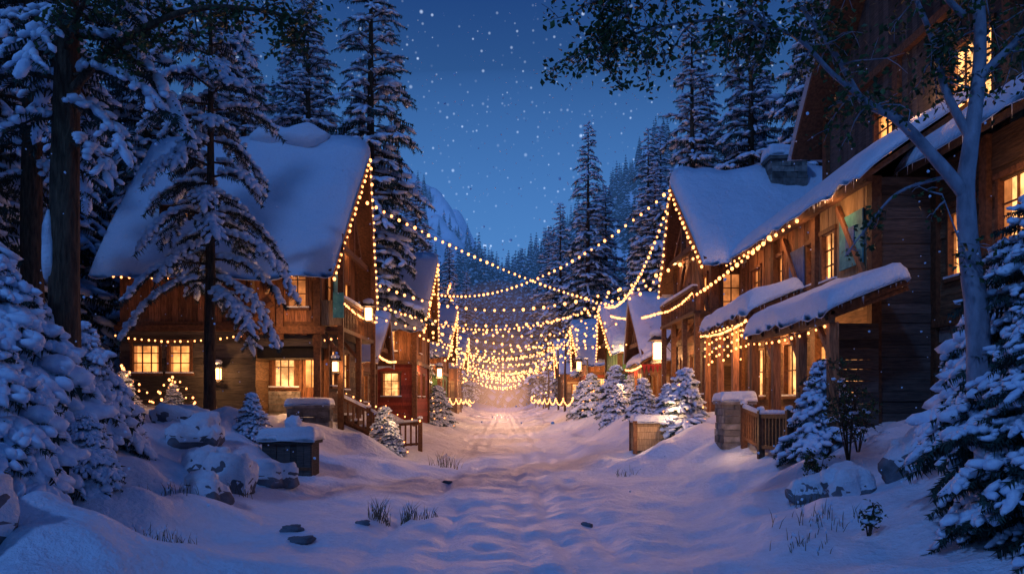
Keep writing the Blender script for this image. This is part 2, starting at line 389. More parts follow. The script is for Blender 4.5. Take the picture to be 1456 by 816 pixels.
def chimney(x,y,z0,z1,w,d,parent):
    mb=MB(); 
    for o,u,n,W in(((x-w/2,y-d/2),(1,0),(0,-1),w),((x-w/2,y-d/2),(0,1),(-1,0),d),((x+w/2,y-d/2),(0,1),(1,0),d),((x-w/2,y+d/2),(1,0),(0,1),w)):
        wall(mb,o,u,n,W,z0,z1,S_,False,.22,stone=True)
    box(mb,x-w/2-.1,x+w/2+.1,y-d/2-.1,y+d/2+.1,z1,z1+.14,S_)
    slabbox(mb,x-w/2-.12,x+w/2+.12,y-d/2-.12,y+d/2+.12,z1+.14,.38,SN)
    mb.obj('chimney',WM,parent)
def lantern(mb,x,y,z,s=1):
    box(mb,x-.07*s,x+.07*s,y-.07*s,y+.07*s,z-.13*s,z+.13*s,1)
    for a in(-1,1):
        for b in(-1,1): box(mb,x+a*.085*s-.012,x+a*.085*s+.012,y+b*.085*s-.012,y+b*.085*s+.012,z-.16*s,z+.16*s,0)
    box(mb,x-.11*s,x+.11*s,y-.11*s,y+.11*s,z-.19*s,z-.16*s,0)
    V=[(x-.15*s,y-.15*s,z+.16*s),(x+.15*s,y-.15*s,z+.16*s),(x+.15*s,y+.15*s,z+.16*s),(x-.15*s,y+.15*s,z+.16*s),(x,y,z+.32*s)]
    mb.add(V,[[0,1,4],[1,2,4],[2,3,4],[3,0,4],[0,2,1],[0,3,2]],0)
    lump(mb,(x,y,z+.27*s),(.13*s,.13*s,.08*s),2,I1)
def scroll(mb,x,y,z,s,mi):
    for sx in(-1,1):
        P=[(x+sx*s*(.05+.42*math.sin(t*2.6)*(1-t*.35)),y,z+s*(1.0-1.9*t+.25*math.sin(t*7))) for t in np.linspace(0,1,12)]
        tube(mb,P,[.05+.03*math.sin(t*3.1) for t in np.linspace(0,1,12)],7,mi)
        P=[(x+sx*s*(.22+.16*t*math.cos(t*7)),y-.03,z+s*(.35+.2*t*math.sin(t*7))) for t in np.linspace(.2,1,14)]
        tube(mb,P,[.03]*14,6,mi)

# ---- LEFT main cabin
E=cabin('log_cabin',-1,-6.6,-13.3,27,33.6,4.4,7.35,11.35,mats=(D_,V_),ovx=.65,ovy=.95,prow=.45,thick=.62,
   frontops=[(1.2,2.3,5.0,6.6,WD,2,3),(4.2,5.3,5.0,6.6,WN,2,3),(2.8,3.8,7.6,8.9,WN,2,3)],zs=4.5)
mb=MB()
box(mb,-13.18,-8.85,27.13,33.5,.3,4.4,K_); box(mb,-8.85,-6.75,28.65,33.5,.3,4.4,K_)
wall(mb,(-13.3,27),(1,0),(0,-1),4.6,.5,4.4,D_,False,.24,[(.45,1.35,2.9,3.9,WN,3,3),(1.7,2.4,2.9,3.9,WN,2,3)])
wall(mb,(-8.7,27),(0,1),(1,0),1.6,.5,4.4,H_,False,.24)
wall(mb,(-8.7,28.5),(1,0),(0,-1),2.15,.7,4.4,V_,True,.22,[(.12,.98,2.45,3.85,WC,3,2),(1.18,1.85,1.4,3.7,'door')])
wall(mb,(-6.6,28.5),(0,1),(1,0),5,.5,4.4,H_,False,.22,[(.5,1.4,2.5,3.8,WC,2,3),(2.6,3.6,2.4,3.8,WC,2,3)])
wall(mb,(-8.68,28.4),(1,0),(0,-1),1.15,.6,2.3,S_,False,.2,stone=True)
wall(mb,(-9.0,26.885),(1,0),(0,-1),2.45,4.2,7.4,V_,True,.2,[(1.45,2.05,5.1,6.5,WD,2,3)],th=.04)
for x in(-9.05,-7.8,-6.55): box(mb,x-.11,x+.11,26.72,26.88,(4.0 if x<-7 else .6),7.5,B_)
scroll(mb,-8.4,26.66,6.1,.75,T_)
box(mb,-9.2,-6.3,26.68,26.86,4.2,4.45,B_); 
for a,b in(((-9.0,26.64,4.6),(-8.0,26.64,5.2)),((-6.6,26.64,6.0),(-7.6,26.64,7.2))): beam(mb,a,b,.1,.16,B_)
box(mb,-13.4,-9.2,26.8,26.97,4.3,4.5,B_)
box(mb,-6.5,-5.75,27.0,33.4,4.32,4.46,B_)
for y in np.arange(27.05,33.5,.27): box(mb,-5.82,-5.77,y-.03,y+.03,4.46,5.35,B_)
box(mb,-5.86,-5.73,27,33.4,5.35,5.45,B_); slab(mb,[((-5.9,27,5.45),(-5.7,27,5.45)),((-5.9,33.4,5.45),(-5.7,33.4,5.45))],.1,5,SN,drip=0)
box(mb,-6.5,-5.76,26.95,27.02,4.5,5.35,T_)
for y in(27.05,30.2,33.3): box(mb,-5.9,-5.72,y-.09,y+.09,.5,7.6 if y<28 or y>33 else 4.3,B_)
for y in(27.05,30.2): beam(mb,(-5.8,y,3.5),(-6.5,y,4.3),.1,.12,B_)
beam(mb,(-5.8,30.2,5.65),(-5.45,30.3,5.65),.05,.05,B_)
box(mb,-8.6,-5.9,27.4,28.4,1.2,1.5,S_)
for i in range(5): box(mb,-5.9+i*.3,-5.6+i*.3,27.45,28.35,.3,1.45-i*.2,B_); slab(mb,[((-5.88+i*.3,27.45,1.452-i*.2),(-5.62+i*.3,27.45,1.452-i*.2)),((-5.88+i*.3,28.35,1.452-i*.2),(-5.62+i*.3,28.35,1.452-i*.2))],.06,4,SN,drip=0)
mb.obj('ground_floor_and_balcony',WM,E)
mb=MB(); wall(mb,(-12.0,27.1),(1,0),(0,-1),1.2,7.4,8.6,V_,True,.2,[(.2,1.0,7.75,8.4,WC,2,2)]); box(mb,-11.95,-10.85,27.2,28.6,7.4,8.55,K_)
roofslab(mb,(-12.2,26.8,8.6),(-10.6,26.8,8.6),(-10.6,28.8,9.4),(-12.2,28.8,9.4),.1,B_); slab(mb,[((-12.25,26.75,8.62),(-10.55,26.75,8.62)),((-12.25,28.9,9.42),(-10.55,28.9,9.42))],.35,6,SN)
mb.obj('dormer',WM,E)
mb=MB(); box(mb,-6.05,-5.68,26.9,26.93,4.75,5.6,0); box(mb,-6.3,-6.25,28,29,5.2,6.6,0); mb.obj('teal_banner',[TEAL],E)
chimney(-8.6,30.9,10.2,11.9,1.5,.9,E)
mb=MB(); lump(mb,(-8.0,30.3,11.85),(1.0,.6,.6),0,seed=2); lump(mb,(-9.2,30.4,11.9),(.9,.6,.5),0,seed=4); mb.obj('ridge_snow',[SNOW],E)
mb=MB()
lantern(mb,-9.9,26.75,2.85,1.4); lantern(mb,-5.95,26.85,3.1,1.2); lantern(mb,-5.45,30.3,5.25,1.7); mb.obj('lanterns',[METAL,LANT,SNOW],E)
plight('lantern_and_fill_light',(-9.9,26.3,2.8),55,parent=E);plight('lantern_and_fill_light',(-7.6,27.6,2.7),95,parent=E);plight('lantern_and_fill_light',(-7.7,27.9,4.0),50,parent=E);plight('lantern_and_fill_light',(-5.7,26.6,3.0),42,parent=E);plight('lantern_and_fill_light',(-5.1,30.0,5.0),85,parent=E)  # porch ones have no lantern; added to brighten the ground floor
plight('eave_light',(-6.15,28.6,7.6),26,parent=E);plight('eave_light',(-6.15,31.6,7.8),26,parent=E);plight('eave_light',(-7.4,25.8,4.6),50,parent=E)  # added wall-wash fills without fittings, brighten gable and planks
strand('porch_lights',sagfn((-8.6,27.9,4.25),(-6.1,27.9,4.2),.12),12,E,.032)
strand('wall_lights',sagfn((-13.3,26.7,4.2),(-9.1,26.7,4.2),.2),20,E,.03)
strand('eave_lights',sagfn((-13.5,26.0,6.1),(-7.2,26.0,6.1),.1),26,E,.032)
strand('balcony_lights',sagfn((-5.66,27.0,5.3),(-5.66,33.3,5.3),.15),24,E,.034)

# ---- LEFT others
E=cabin('alpine_lodge',-1,-5.2,-11,42.5,49,1.2,6.7,10.0,mats=(R_,V_),ovx=.5,prow=.35,nearops=[(.8,1.7,2.2,3.4,WC,2,3),(1,1.8,4.6,5.8,WN,2,2)],frontops=[(1.2,2.2,2.2,3.4,WC,2,3),(3.6,4.6,2.2,3.4,WC,2,3),(2,3,4.6,5.9,WN,2,3)],zs=4,r=.065)
plight('porch_light',(-4.6,44,3.6),100,parent=E);plight('porch_light',(-4.7,46,6.9),65,parent=E);plight('porch_light',(-6.2,41.6,4.8),55,parent=E)
E=cabin('small_shop',-1,-6.9,-10.5,36.2,40.0,1.2,4.3,6.0,mats=(T_,V_),ovx=.8,ovy=.5,prow=.2,thick=.3,nearops=[(.4,1.5,2.0,3.3,WC,3,2)],frontops=[(.6,1.6,1.9,3.1,WC,3,3),(2.3,3.3,1.9,3.1,WC,3,3)],zs=3.4,gl=False)
hang((-5.95,35.8,4.0),(-5.95,40.6,4.0),.1,.3,'eave_lights',E,.045); plight('porch_light',(-6.5,35.5,3.2),50,parent=E)
for yy,s,xx in((58,G_,-5.3),(78,T_,-5.5)):
    E=cabin('wooden_chalet',-1,xx,-12,yy,yy+7,1.2,6,9 if yy<70 else 8.4,mats=(s,V_),nearops=[(.6,1.6,2.2,3.6,WC,2,3)],frontops=[(1,2,2.2,3.5,WC,2,3),(4,5,2.2,3.5,WC,2,3),(3,4,5,6.2,WN,2,3)],zs=4,r=.08)
    plight('porch_light',(xx+.9,yy+1,3.6),170,parent=E); plight('porch_light',(xx-.7,yy-1,4),80,parent=E)

# ---- RIGHT main cabin
E=cabin('timber_cabin',1,6.95,12.4,27.4,33.6,1.2,7.45,10.25,mats=(H_,V_),ovx=.5,ovy=.85,prow=.3,thick=.6,nearops=[(.3,.9,4.9,6.3,WD,2,3),(1.2,2.1,4.9,6.3,GL,2,3)],
  frontops=[(.6,1.5,2.2,3.7,WC,2,3),(2.6,3.5,2.2,3.7,WC,2,3),(4.5,5.4,2.2,3.7,WN,2,3),(.8,1.7,5,6.4,WN,2,3),(3.8,4.8,5,6.4,WN,2,3)],zs=4.3)
mb=MB()
for y in(27.5,29.5,31.5,33.5):
    box(mb,6.3,6.48,y-.09,y+.09,.8,5.0,B_); beam(mb,(6.4,y,4.2),(6.9,y,5.0),.1,.12,B_)
for a,b in(((6.8,27.6,5),(6.8,29.4,7.3)),((6.8,31.4,7.3),(6.8,33.4,5))): beam(mb,a,b,.1,.16,B_)
box(mb,6.25,7,27.4,33.6,4.95,5.06,B_)
for y in np.arange(27.5,33.6,.3): box(mb,6.28,6.33,y-.03,y+.03,5.06,5.8,B_)
box(mb,6.24,6.37,27.4,33.6,5.8,5.9,B_); slab(mb,[((6.22,27.4,5.9),(6.4,27.4,5.9)),((6.22,33.6,5.9),(6.4,33.6,5.9))],.09,5,SN,drip=0)
mb.obj('porch_and_balcony',WM,E)
strand('balcony_lights',sagfn((6.2,27.4,5.7),(6.2,33.6,5.7),.15),22,E,.034)
chimney(10.3,30.0,9,10.9,1.3,.9,E)
plight('eave_light',(6.6,28.8,7.4),28,parent=E);plight('eave_light',(6.6,32.2,7.4),28,parent=E);plight('porch_light',(6.2,30.4,3.6),85,parent=E)  # the eave pair is added fill for the gable wall, no fitting

# ---- RIGHT long shop
E=empty('timber_shop'); mb=MB()
X=7.8;Y0=17.1;Y1=26.7;ZB=.8;ZE=6.75
box(mb,X+.12,12,Y0+.12,Y1-.1,ZB,ZE,K_)
V=[(X,Y0+.15,ZE-.3),(14,Y0+.15,ZE-.3),(11,Y0+.15,9.0),(X,Y1,ZE-.3),(14,Y1,ZE-.3),(11,Y1,9.0)]
mb.add(V,[[0,1,2],[3,5,4],[0,2,5],[0,5,3],[1,4,5],[1,5,2]],K_)
wall(mb,(X,Y0),(0,1),(-1,0),3.2,4.0,ZE,T_,True,.24,[(2.1,2.85,4.9,6.05,WC,2,3)])
wall(mb,(X,Y0+3.2),(0,1),(-1,0),6.4,4.3,ZE,V_,True,.22,[(.12,.68,4.95,6.0,WC,2,3),(2.6,3.5,5.0,6.1,WN,2,3),(4.6,5.5,5.0,6.1,WD,2,3)])
wall(mb,(X,Y0),(0,1),(-1,0),9.6,.7,4.0,H_,False,.22,[(.5,1.9,1.9,3.2,WC,3,2),(2.6,3.5,1.5,3.5,'door'),(4.1,5.6,2.1,3.5,WC,4,2),(6.1,6.9,1.5,3.6,'door'),(7.4,9.0,2.1,3.6,WC,4,2)])
box(mb,X-.02,X+.1,Y0+3.2,Y1,3.98,4.32,B_)
wall(mb,(X,Y0),(1,0),(0,-1),1.7,.7,ZE,D_,False,.24)
for y in(Y0,Y0+3.2,Y0+6.4,Y1): box(mb,X-.13,X+.08,y-.12,y+.12,.7,ZE,B_)
for y in(Y0+.15,Y0+3.9): beam(mb,(X-.1,y,4.5),(X-.1,y+1.6,6.5),.08,.14,V_)
beam(mb,(X-.3,Y0-.4,ZE-.1),(X-.3,Y1+.2,ZE-.1),.12,.22,B_)
for (ya,yb,xo,zo,zi) in((21.2,26.4,6.35,4.35,4.95),(15.6,21.0,6.25,3.75,4.35)):
    roofslab(mb,(xo,ya,zo),(X-.02,ya,zi),(X-.02,yb,zi),(xo,yb,zo),.12,B_)
    beam(mb,(xo+.02,ya,zo-.16),(xo+.02,yb,zo-.16),.12,.24,B_)
    for y in np.arange(ya+.1,yb,1.0): beam(mb,(xo-.1,y,zo-.18),(X,y,zi-.18),.08,.1,B_)
    slab(mb,[((xo-.14,ya-.14,zo-.03),(xo-.14,yb+.1,zo-.03)),((X-.05,ya-.14,zi+.02),(X-.05,yb+.1,zi+.02))],.42,12,SN,drip=.1)
    icicles(mb,(xo-.12,ya,zo-.02),(xo-.12,yb,zo-.02),34,.26,IC); icicles(mb,(xo,ya-.1,zo-.02),(X,ya-.1,zi-.02),12,.2,IC)
    for y in np.linspace(ya+.15,yb-.15,4):
        box(mb,xo,xo+.18,y-.09,y+.09,.6,zo-.25,V_)
        if y<yb-.5: beam(mb,(xo+.09,y,zo-1.0),(xo+.09,y+.7,zo-.28),.09,.1,V_)
box(mb,6.1,X,16.9,26.5,.8,1.35,S_)
for y in np.arange(16.9,26.4,.5): box(mb,6.05,6.1,y+.01,y+.49,.5,1.33+random.uniform(0,.02),S_)
wall(mb,(6.9,16.95),(1,0),(0,-1),.9,.6,3.6,D_,False,.22)
mb.obj('walls_porch_and_canopies',WM,E)
rb=MB()
roofslab(rb,(X-.5,Y0-.5,ZE-.1),(X-.5,Y1+.3,ZE-.1),(11,Y1+.3,9.2),(11,Y0-.5,9.2),.14,0)
slab(rb,[((X-.6,Y0-.6,ZE-.08),(X-.6,Y1+.4,ZE-.08)),((11,Y0-.6,9.23),(11,Y1+.4,9.23)),((14,Y0-.6,7.2),(14,Y1+.4,7.2))],.36,18,1)
icicles(rb,(X-.58,Y0-.4,ZE-.1),(X-.58,Y1+.3,ZE-.1),50,.25,2)
rb.obj('roof',[BEAM,SNOW,ICE],E)
mb=MB(); fbox(mb,(X,Y0),(0,1),(-1,0),.45,1.7,.05,.08,5.0,6.2,0); fbox(mb,(X,Y0),(0,1),(-1,0),.85,1.3,.08,.1,5.3,5.9,1); fbox(mb,(X,Y0),(0,1),(-1,0),4.0,5.1,.05,.08,4.9,6.05,1); mb.obj('banners',[TEAL,BLUE],E)
hang((X-.62,Y0+3,ZE-.2),(X-.62,Y1,ZE-.2),.05,.45,'eave_lights',E,.036)
for k in range(11):
    y=21.4+k*.45; strand('icicle_lights',sagfn((6.3,y,4.15),(6.3,y+.05,3.5-random.uniform(0,.35)),0),4,E,.03)
hang((6.25,21.3,4.15),(6.25,26.3,4.15),.12,.2,'canopy_lights',E,.032)
hang((7.1,21.5,4.3),(7.1,26.3,4.3),.12,.2,'canopy_lights',E,.032)
hang((6.22,15.8,3.5),(6.22,20.9,3.5),.1,.4,'canopy_lights',E,.026)
plight('porch_light',(6.9,22.6,3.7),140,parent=E);plight('porch_light',(6.9,25.3,3.7),120,parent=E);plight('porch_light',(7.1,19.3,3.1),70,parent=E);plight('porch_light',(7.1,17.6,3.1),32,parent=E)
for yy,p in((18.3,24),(20.4,16),(22.6,16),(25,16)): plight('eave_light',(7.2,yy,6.3),p,parent=E)  # wall wash added under the eave to brighten the facade

# ---- RIGHT big house
E=empty('mountain_house'); mb=MB(); X=9.1
box(mb,X+.12,16,10.2,16.9,.8,7.0,K_)
wall(mb,(X,10),(0,1),(-1,0),7.0,.9,3.6,S_,False,.25,[(4.6,5.6,2.2,3.2,WN,2,2)],stone=True)
wall(mb,(X,10),(0,1),(-1,0),7.0,3.6,7.0,H_,False,.24,[(3.0,4.85,4.25,6.05,WC,4,4),(5.7,6.55,4.5,5.9,WC,2,3)])
for y in(10,15.2,17): box(mb,X-.12,X+.1,y-.12,y+.12,.9,7,B_)
box(mb,X-.14,X,10,17,3.5,3.7,B_)
roofslab(mb,(X-.7,9,6.9),(X-.7,17.3,6.9),(X+3,17.3,9.2),(X+3,9,9.2),.16,B_)
slab(mb,[((X-.8,8.9,6.93),(X-.8,17.4,6.93)),((X+3,8.9,9.23),(X+3,17.4,9.23))],.35,14,SN); icicles(mb,(X-.78,9,6.9),(X-.78,17.3,6.9),40,.28,IC)
mb.obj('lower_wing',WM,E)
mb=MB()
prism(mb,9.6,16,15.2,23.8,5.5,10.3,19.5,14.3,K_)
tp=lambda u:10.5+.93*min(u,8.8-u)
wall(mb,(9.5,15.1),(0,1),(-1,0),8.8,6.5,10.5,D_,True,.24,[(.6,2.2,7.4,9.4,WC,3,4),(4.6,5.7,7.9,9.4,WN,2,3)],top=tp)
wall(mb,(9.5,15.1),(1,0),(0,-1),6,6.5,10.5,D_,False,.24,[(.8,1.8,9.1,10.2,WN,3,3)])
for y in(15.1,19.5,23.9): box(mb,9.36,9.6,y-.13,y+.13,6.5,10.5,B_)
box(mb,9.34,9.5,15.1,23.9,10.3,10.5,B_);box(mb,9.34,9.5,15.1,23.9,6.9,7.1,B_)
roofslab(mb,(8.7,14.2,9.6),(15.7,14.2,9.6),(15.5,19.5,14.6),(8.5,19.5,14.6),.16,B_); roofslab(mb,(8.7,24.8,9.6),(15.7,24.8,9.6),(15.5,19.5,14.6),(8.5,19.5,14.6),.16,B_)
slab(mb,[((8.6,14.1,9.55),(15.7,14.1,9.55)),((8.4,19.5,14.62),(15.7,19.5,14.62)),((8.6,24.9,9.55),(15.7,24.9,9.55))],.4,14,SN)
mb.obj('upper_wing',WM,E)
plight('window_light',(8.4,13.8,5.8),22,parent=E); plight('window_light',(8.9,17.8,8.6),26,parent=E)

# ---- RIGHT further
E=cabin('bakery_shop',1,6.9,11,37,41.6,1.2,4.6,6.9,mats=(T_,V_),ovx=.9,ovy=.5,prow=.2,thick=.35,nearops=[(.5,1.5,2.0,3.2,WC,2,2)],frontops=[(.6,1.6,1.9,3.1,WC,3,3),(2.5,3.6,1.9,3.1,WC,3,3)],zs=3.3,gl=False)
mb=MB(); roofslab(mb,(5.9,36.2,3.7),(6.9,36.2,4.3),(6.9,41,4.3),(5.9,41,3.7),.1,B_)
slab(mb,[((5.85,36.1,3.72),(5.85,41.1,3.72)),((6.9,36.1,4.32),(6.9,41.1,4.32))],.3,8,SN)
for y in(36.4,38.6,40.8): box(mb,5.95,6.1,y-.08,y+.08,.8,3.6,B_)
mb.obj('awning',WM,E)
hang((5.85,36.2,3.6),(5.85,41,3.6),.1,.3,'eave_lights',E,.045)
mb=MB()
for k in range(9): 
    V=[(5.88,36.3+k*.45,3.55),(5.88,36.75+k*.45,3.55),(5.9,36.52+k*.45,3.05)]; mb.add(V,[[0,1,2]],0)
for k in range(5): mb.add([(5.9+k*.2,36.15,3.6),(6.1+k*.2,36.15,3.6),(6.0+k*.2,36.12,3.2)],[[0,1,2]],0)
mb.obj('red_bunting',[RED],E)
plight('porch_light',(5.6,38,3.0),100,parent=E);plight('porch_light',(6.5,36.3,3.0),40,parent=E)
E=cabin('green_cottage',1,6.1,11,45,51.2,1.2,5.3,7.6,mats=(G_,G_),ovx=.5,ovy=.7,prow=.3,thick=.35,nearops=[(.6,1.6,2.2,3.5,WC,2,3)],frontops=[(1,2,2.1,3.4,WC,2,3),(3.8,4.8,2.1,3.4,WC,2,3)],zs=3.6,r=.065)
plight('porch_light',(5.2,47,3.6),110,parent=E)
plight('porch_light',(6.4,43.6,4.6),110,(1,.62,.26),parent=E)
for yy,xx,s in((60,5.7,R_),(80,5.4,T_)):
    E=cabin('wooden_chalet',1,xx,11,yy,yy+6,1.2,5.5,8.0,mats=(s,V_),nearops=[(.6,1.6,2.2,3.6,WC,2,3)],frontops=[(1,2,2.2,3.5,WC,2,3),(4,5,2.2,3.5,WC,2,3)],zs=4,r=.08)
    plight('porch_light',(xx-.9,yy+1,3.6),170,parent=E); plight('porch_light',(xx+.7,yy-1,4),80,parent=E)

def street_lamp(x,y,H,s=1.8,pw=120,sd=1):
    z=hgt(x,y); E=empty('street_lamp'); mb=MB()
    tube(mb,[(x,y,z-.3),(x,y,z+H*.5),(x,y,z+H)],[.07,.055,.045],8,0); tube(mb,[(x,y,z-.2),(x,y,z+.4)],[.12,.08],8,0)
    tube(mb,[(x,y,z+H-.1),(x-sd*.3,y,z+H+.15),(x-sd*.6,y,z+H+.05)],[.03,.03,.025],6,0)
    beam(mb,(x,y,z+H-.5),(x-sd*.45,y,z+H),.03,.03,0)
    lantern(mb,x-sd*.6,y,z+H-.42,s); lump(mb,(x-sd*.2,y,z+H+.13),(.35,.08,.06),2,I1)
    mb.obj('post_and_lantern',[METAL,LANT,SNOW],E)
    plight('lamp_light',(x-sd*.6,y-.45,z+H-.75),pw,parent=E)
street_lamp(7.0,34.8,3.3,2.8,180); street_lamp(-5.6,55,3.6,2.0,150,-1); street_lamp(5.3,56,3.6,2.0,150)

# ------------------------------------------------------------ strings over street
hang((-5.55,30.6,9.6),(5.8,46,7.5),.45); hang((6.15,30.5,10.15),(-4.7,46,8.2),1.5)
hang((-6.0,34.3,7.1),(6.5,26.7,7.0),1.55); hang((7.1,22,6.5),(5.7,46,6.9),.9); hang((-6.0,35,6.2),(6.4,34.2,7.0),1.3); hang((-5.7,33.5,5.5),(5.9,41,4.9),.6)
hang((6.3,33.8,7.2),(-4.6,49.5,6.8),1.1); hang((6.15,30.8,9.9),(5.6,47.5,7.6),1.3)
y=38.; k=0
random.seed(11)
while y<136:
    a=5.5+random.uniform(-.3,.3); z0=6.4+random.uniform(-.9,1.0); z1=6.4+random.uniform(-.9,1.0); dy=random.uniform(-3,3)
    hang((xc(y)-a,y-dy,z0),(xc(y)+a,y+dy,z1),random.uniform(.9,2.3),.42+y*.002,r=.051+.0006*(y-38))
    y+=2.1+.018*(y-38); k+=1
for y in(68,76,92,104,116,128):
    for s in(-1,1):
        x=xc(y)+s*5.3; z=hgt(x,y); mb=MB(); tube(mb,[(x,y,z-.3),(x,y,z+3),(x+random.uniform(-.1,.1),y,6.9)],[.1,.085,.07],8,0,.05); mb.obj('light_pole',[BARK])
for s in(-1,1):
    for (ya,yb) in((50,58),(58,66),(66,75),(75,84),(84,94),(94,104),(104,126)):
        hang((xc(ya)+s*4.4,ya,2.2),(xc(yb)+s*4.4,yb,2.2),.5,.5,r=.05)
for (x,y,z,p) in((0,35.5,4.6,120),(-1,41,3.8,240),(1,49,3.8,340),(-1,58,3.8,480),(.5,68,3.8,600),(-1,80,4.0,720),(-1,93,4.0,800),(-1.5,108,4.0,900),(-1.5,124,4.0,900)):
    plight('string_light_bulb',(x,y,z),p*.85,(1,.49,.26),.06)
plight('string_light_bulb',(-2.7,26.6,1.9),14,(1,.48,.2),.03)

# ------------------------------------------------------------ conifers
def spray_template(n=9):
    V=[];F=[];r=random.Random(3)
    def tri(a,b,c): F.append([len(V),len(V)+1,len(V)+2]); V.extend([a,b,c])
    for i in range(n):
        x=(i+.3)/n; w=.30*(1-.55*x)
        for s in(-1,1):
            tri((x-.05,0,0),(x+.05,0,0),(x+.14+r.uniform(-.03,.05),s*w*r.uniform(.7,1.1),r.uniform(-.10,.05)))
        tri((x-.045,0,.01),(x+.045,0,.01),(x+.06+r.uniform(-.05,.05),r.uniform(-.1,.1),-.24*r.uniform(.6,1.2)))
    tri((.9,-.03,0),(.9,.03,0),(1.15,0,-.03)); return np.array(V),np.array(F)
SP=spray_template(9)
def mats_from(dirs,sx,sy,sz,roll=.35):
    d=np.array(dirs,float); d/=np.linalg.norm(d,axis=1,keepdims=True)
    up=np.tile([0,0,1.0],(len(d),1))+RNG.normal(0,roll,(len(d),3))*[1,1,.2]
    y=np.cross(up,d); y/=np.linalg.norm(y,axis=1,keepdims=True)+1e-9; z=np.cross(d,y)
    return np.stack([d*np.array(sx)[:,None],y*np.array(sy)[:,None],z*np.array(sz)[:,None]],2)
def fir(name,H,R,z0,seed,dens=9,step=.42,snow=.7,tr=.2,tm=None,droop=.42,thick=1.,power=.8,split=1,maxtw=1.25):
    rs=random.Random(seed); mb=MB(); tm=tm or I0; sp=SP
    n=10; pts=[];rad=[]
    for i in range(n+1):
        t=i/n; pts.append((math.sin(t*3+seed)*.003*H,math.cos(t*2.3+seed)*.002*H,H*t-.6*(1-t))); rad.append(tr*(1-t)**.8+.015)
    tube(mb,pts,rad,9,0,.08)
    O=[];Dd=[];L=[];SO=[];SD=[];SL=[];SW=[]
    nb=int(dens*(H-z0)); az=rs.uniform(0,6)
    for i in range(nb):
        f=min(.995,(i+rs.random())/nb); z=z0+(H-z0)*f; az+=2.4+rs.uniform(-.5,.5)
        bl=R*((1-f)**power)*rs.uniform(.55,1.12)*(.7+.3*min(1,f*7))+.05*R
        rx,ry=math.cos(az),math.sin(az); up=rs.uniform(-.05,.25)+.35*f; dr=droop*rs.uniform(.6,1.3)
        cx=np.interp(z/H*n,range(n+1),[p[0] for p in pts])
        base=np.array([cx,0,z]); side=np.array([-ry,rx,0]); cur=rs.uniform(-.15,.15)
        def P(s): return base+np.array([rx,ry,0])*bl*s*(1-.12*s)+side*cur*bl*s*s+np.array([0,0,up*bl*s-dr*bl*s*s])
        m=max(2,int(bl/step))
        if bl>.6: tube(mb,[P(0),P(.35),P(.7),P(.98)],[.016+.012*bl,.012+.009*bl,.012+.004*bl,.006],5,0)
        for j in range(m):
            s=.12+.88*(j+.5)/m; p=P(s); tan=P(min(1.05,s+.05))-P(s-.05); tan/=np.linalg.norm(tan)
            tl=min((.42*bl*(1-s)**.8+.16*bl+.12)*rs.uniform(.7,1.15),maxtw)
            for sg in(-1,1):
                d=tan*rs.uniform(.6,1.0)+side*sg*rs.uniform(.6,1.1)+np.array([0,0,rs.uniform(-.45,0.0)])
                d/=np.linalg.norm(d)
                O.append(p);Dd.append(d);L.append(tl)
                if rs.random()<snow:
                    if split>1:
                        for k in range(split):
                            q=(k+.5)/split+rs.uniform(-.1,.1); w=tl*rs.uniform(.09,.17)*(1.1-.5*q)+.015
                            SO.append(p+d*tl*q+side*rs.uniform(-.05,.05)*tl+[0,0,.02+.5*w*thick]);SD.append(d+np.array([rs.gauss(0,.3),rs.gauss(0,.3),rs.gauss(0,.1)]));SL.append(tl/split*rs.uniform(.5,.85));SW.append(w)
                    else:
                        q=rs.uniform(.35,.7); SO.append(p+d*tl*q+[0,0,.035+.02*tl]);SD.append(d);SL.append(tl*rs.uniform(.26,.5));SW.append(tl*rs.uniform(.13,.22)+.02)
            if rs.random()<snow*1.1:
                SO.append(p+[0,0,.05]);SD.append(tan);SL.append(max(.08,min(.6,step*.75)*rs.uniform(.6,1.2)));SW.append(.045+(.05 if split==1 else .03)*min(bl,2)*rs.uniform(.6,1.3))
        O.append(P(.9)); t_=P(1)-P(.85); Dd.append(t_);L.append(min(.7,.3*bl+.12))
        if rs.random()<snow: SO.append(P(1)+[0,0,.02]);SD.append(t_);SL.append(min(.3,.2*bl+.05));SW.append(.04+.03*min(bl,2))
    L=np.array(L); mb.inst(sp[0],sp[1],mats_from(Dd,L,L*.9,L),np.array(O),1)
    SL=np.array(SL);SW=np.array(SW)
    if len(SL): mb.inst(tm[0],tm[1],mats_from(SD,SL,SW*1.15,SW*.55*thick,.15),np.array(SO),2,True,.25)
    return mb.mesh(name,[BARK,NEED,SNOWT])
def fir_far(name,H,R,seed,lv=15,k=8):
    rs=random.Random(seed); mb=MB(); tube(mb,[(0,0,-1),(0,0,H*.95)],[.22,.04],5,0)
    for i in range(lv):
        f=i/lv; z=H*.07+H*.93*f; r=R*(1-f)**.85+.12
        for j in range(k):
            a=rs.uniform(0,6.28); q=r*rs.uniform(.65,1.15); w=q*rs.uniform(.25,.42)+.08; dz=-q*rs.uniform(.3,.6); c,s=math.cos(a),math.sin(a)
            def T(x,y,zz): return (x*c-y*s,x*s+y*c,z+zz)
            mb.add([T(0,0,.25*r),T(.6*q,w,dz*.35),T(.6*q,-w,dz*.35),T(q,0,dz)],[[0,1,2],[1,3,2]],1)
            if rs.random()<.75:
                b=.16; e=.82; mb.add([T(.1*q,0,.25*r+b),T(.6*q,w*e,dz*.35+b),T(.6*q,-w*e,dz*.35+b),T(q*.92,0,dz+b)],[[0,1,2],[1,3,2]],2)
    return mb
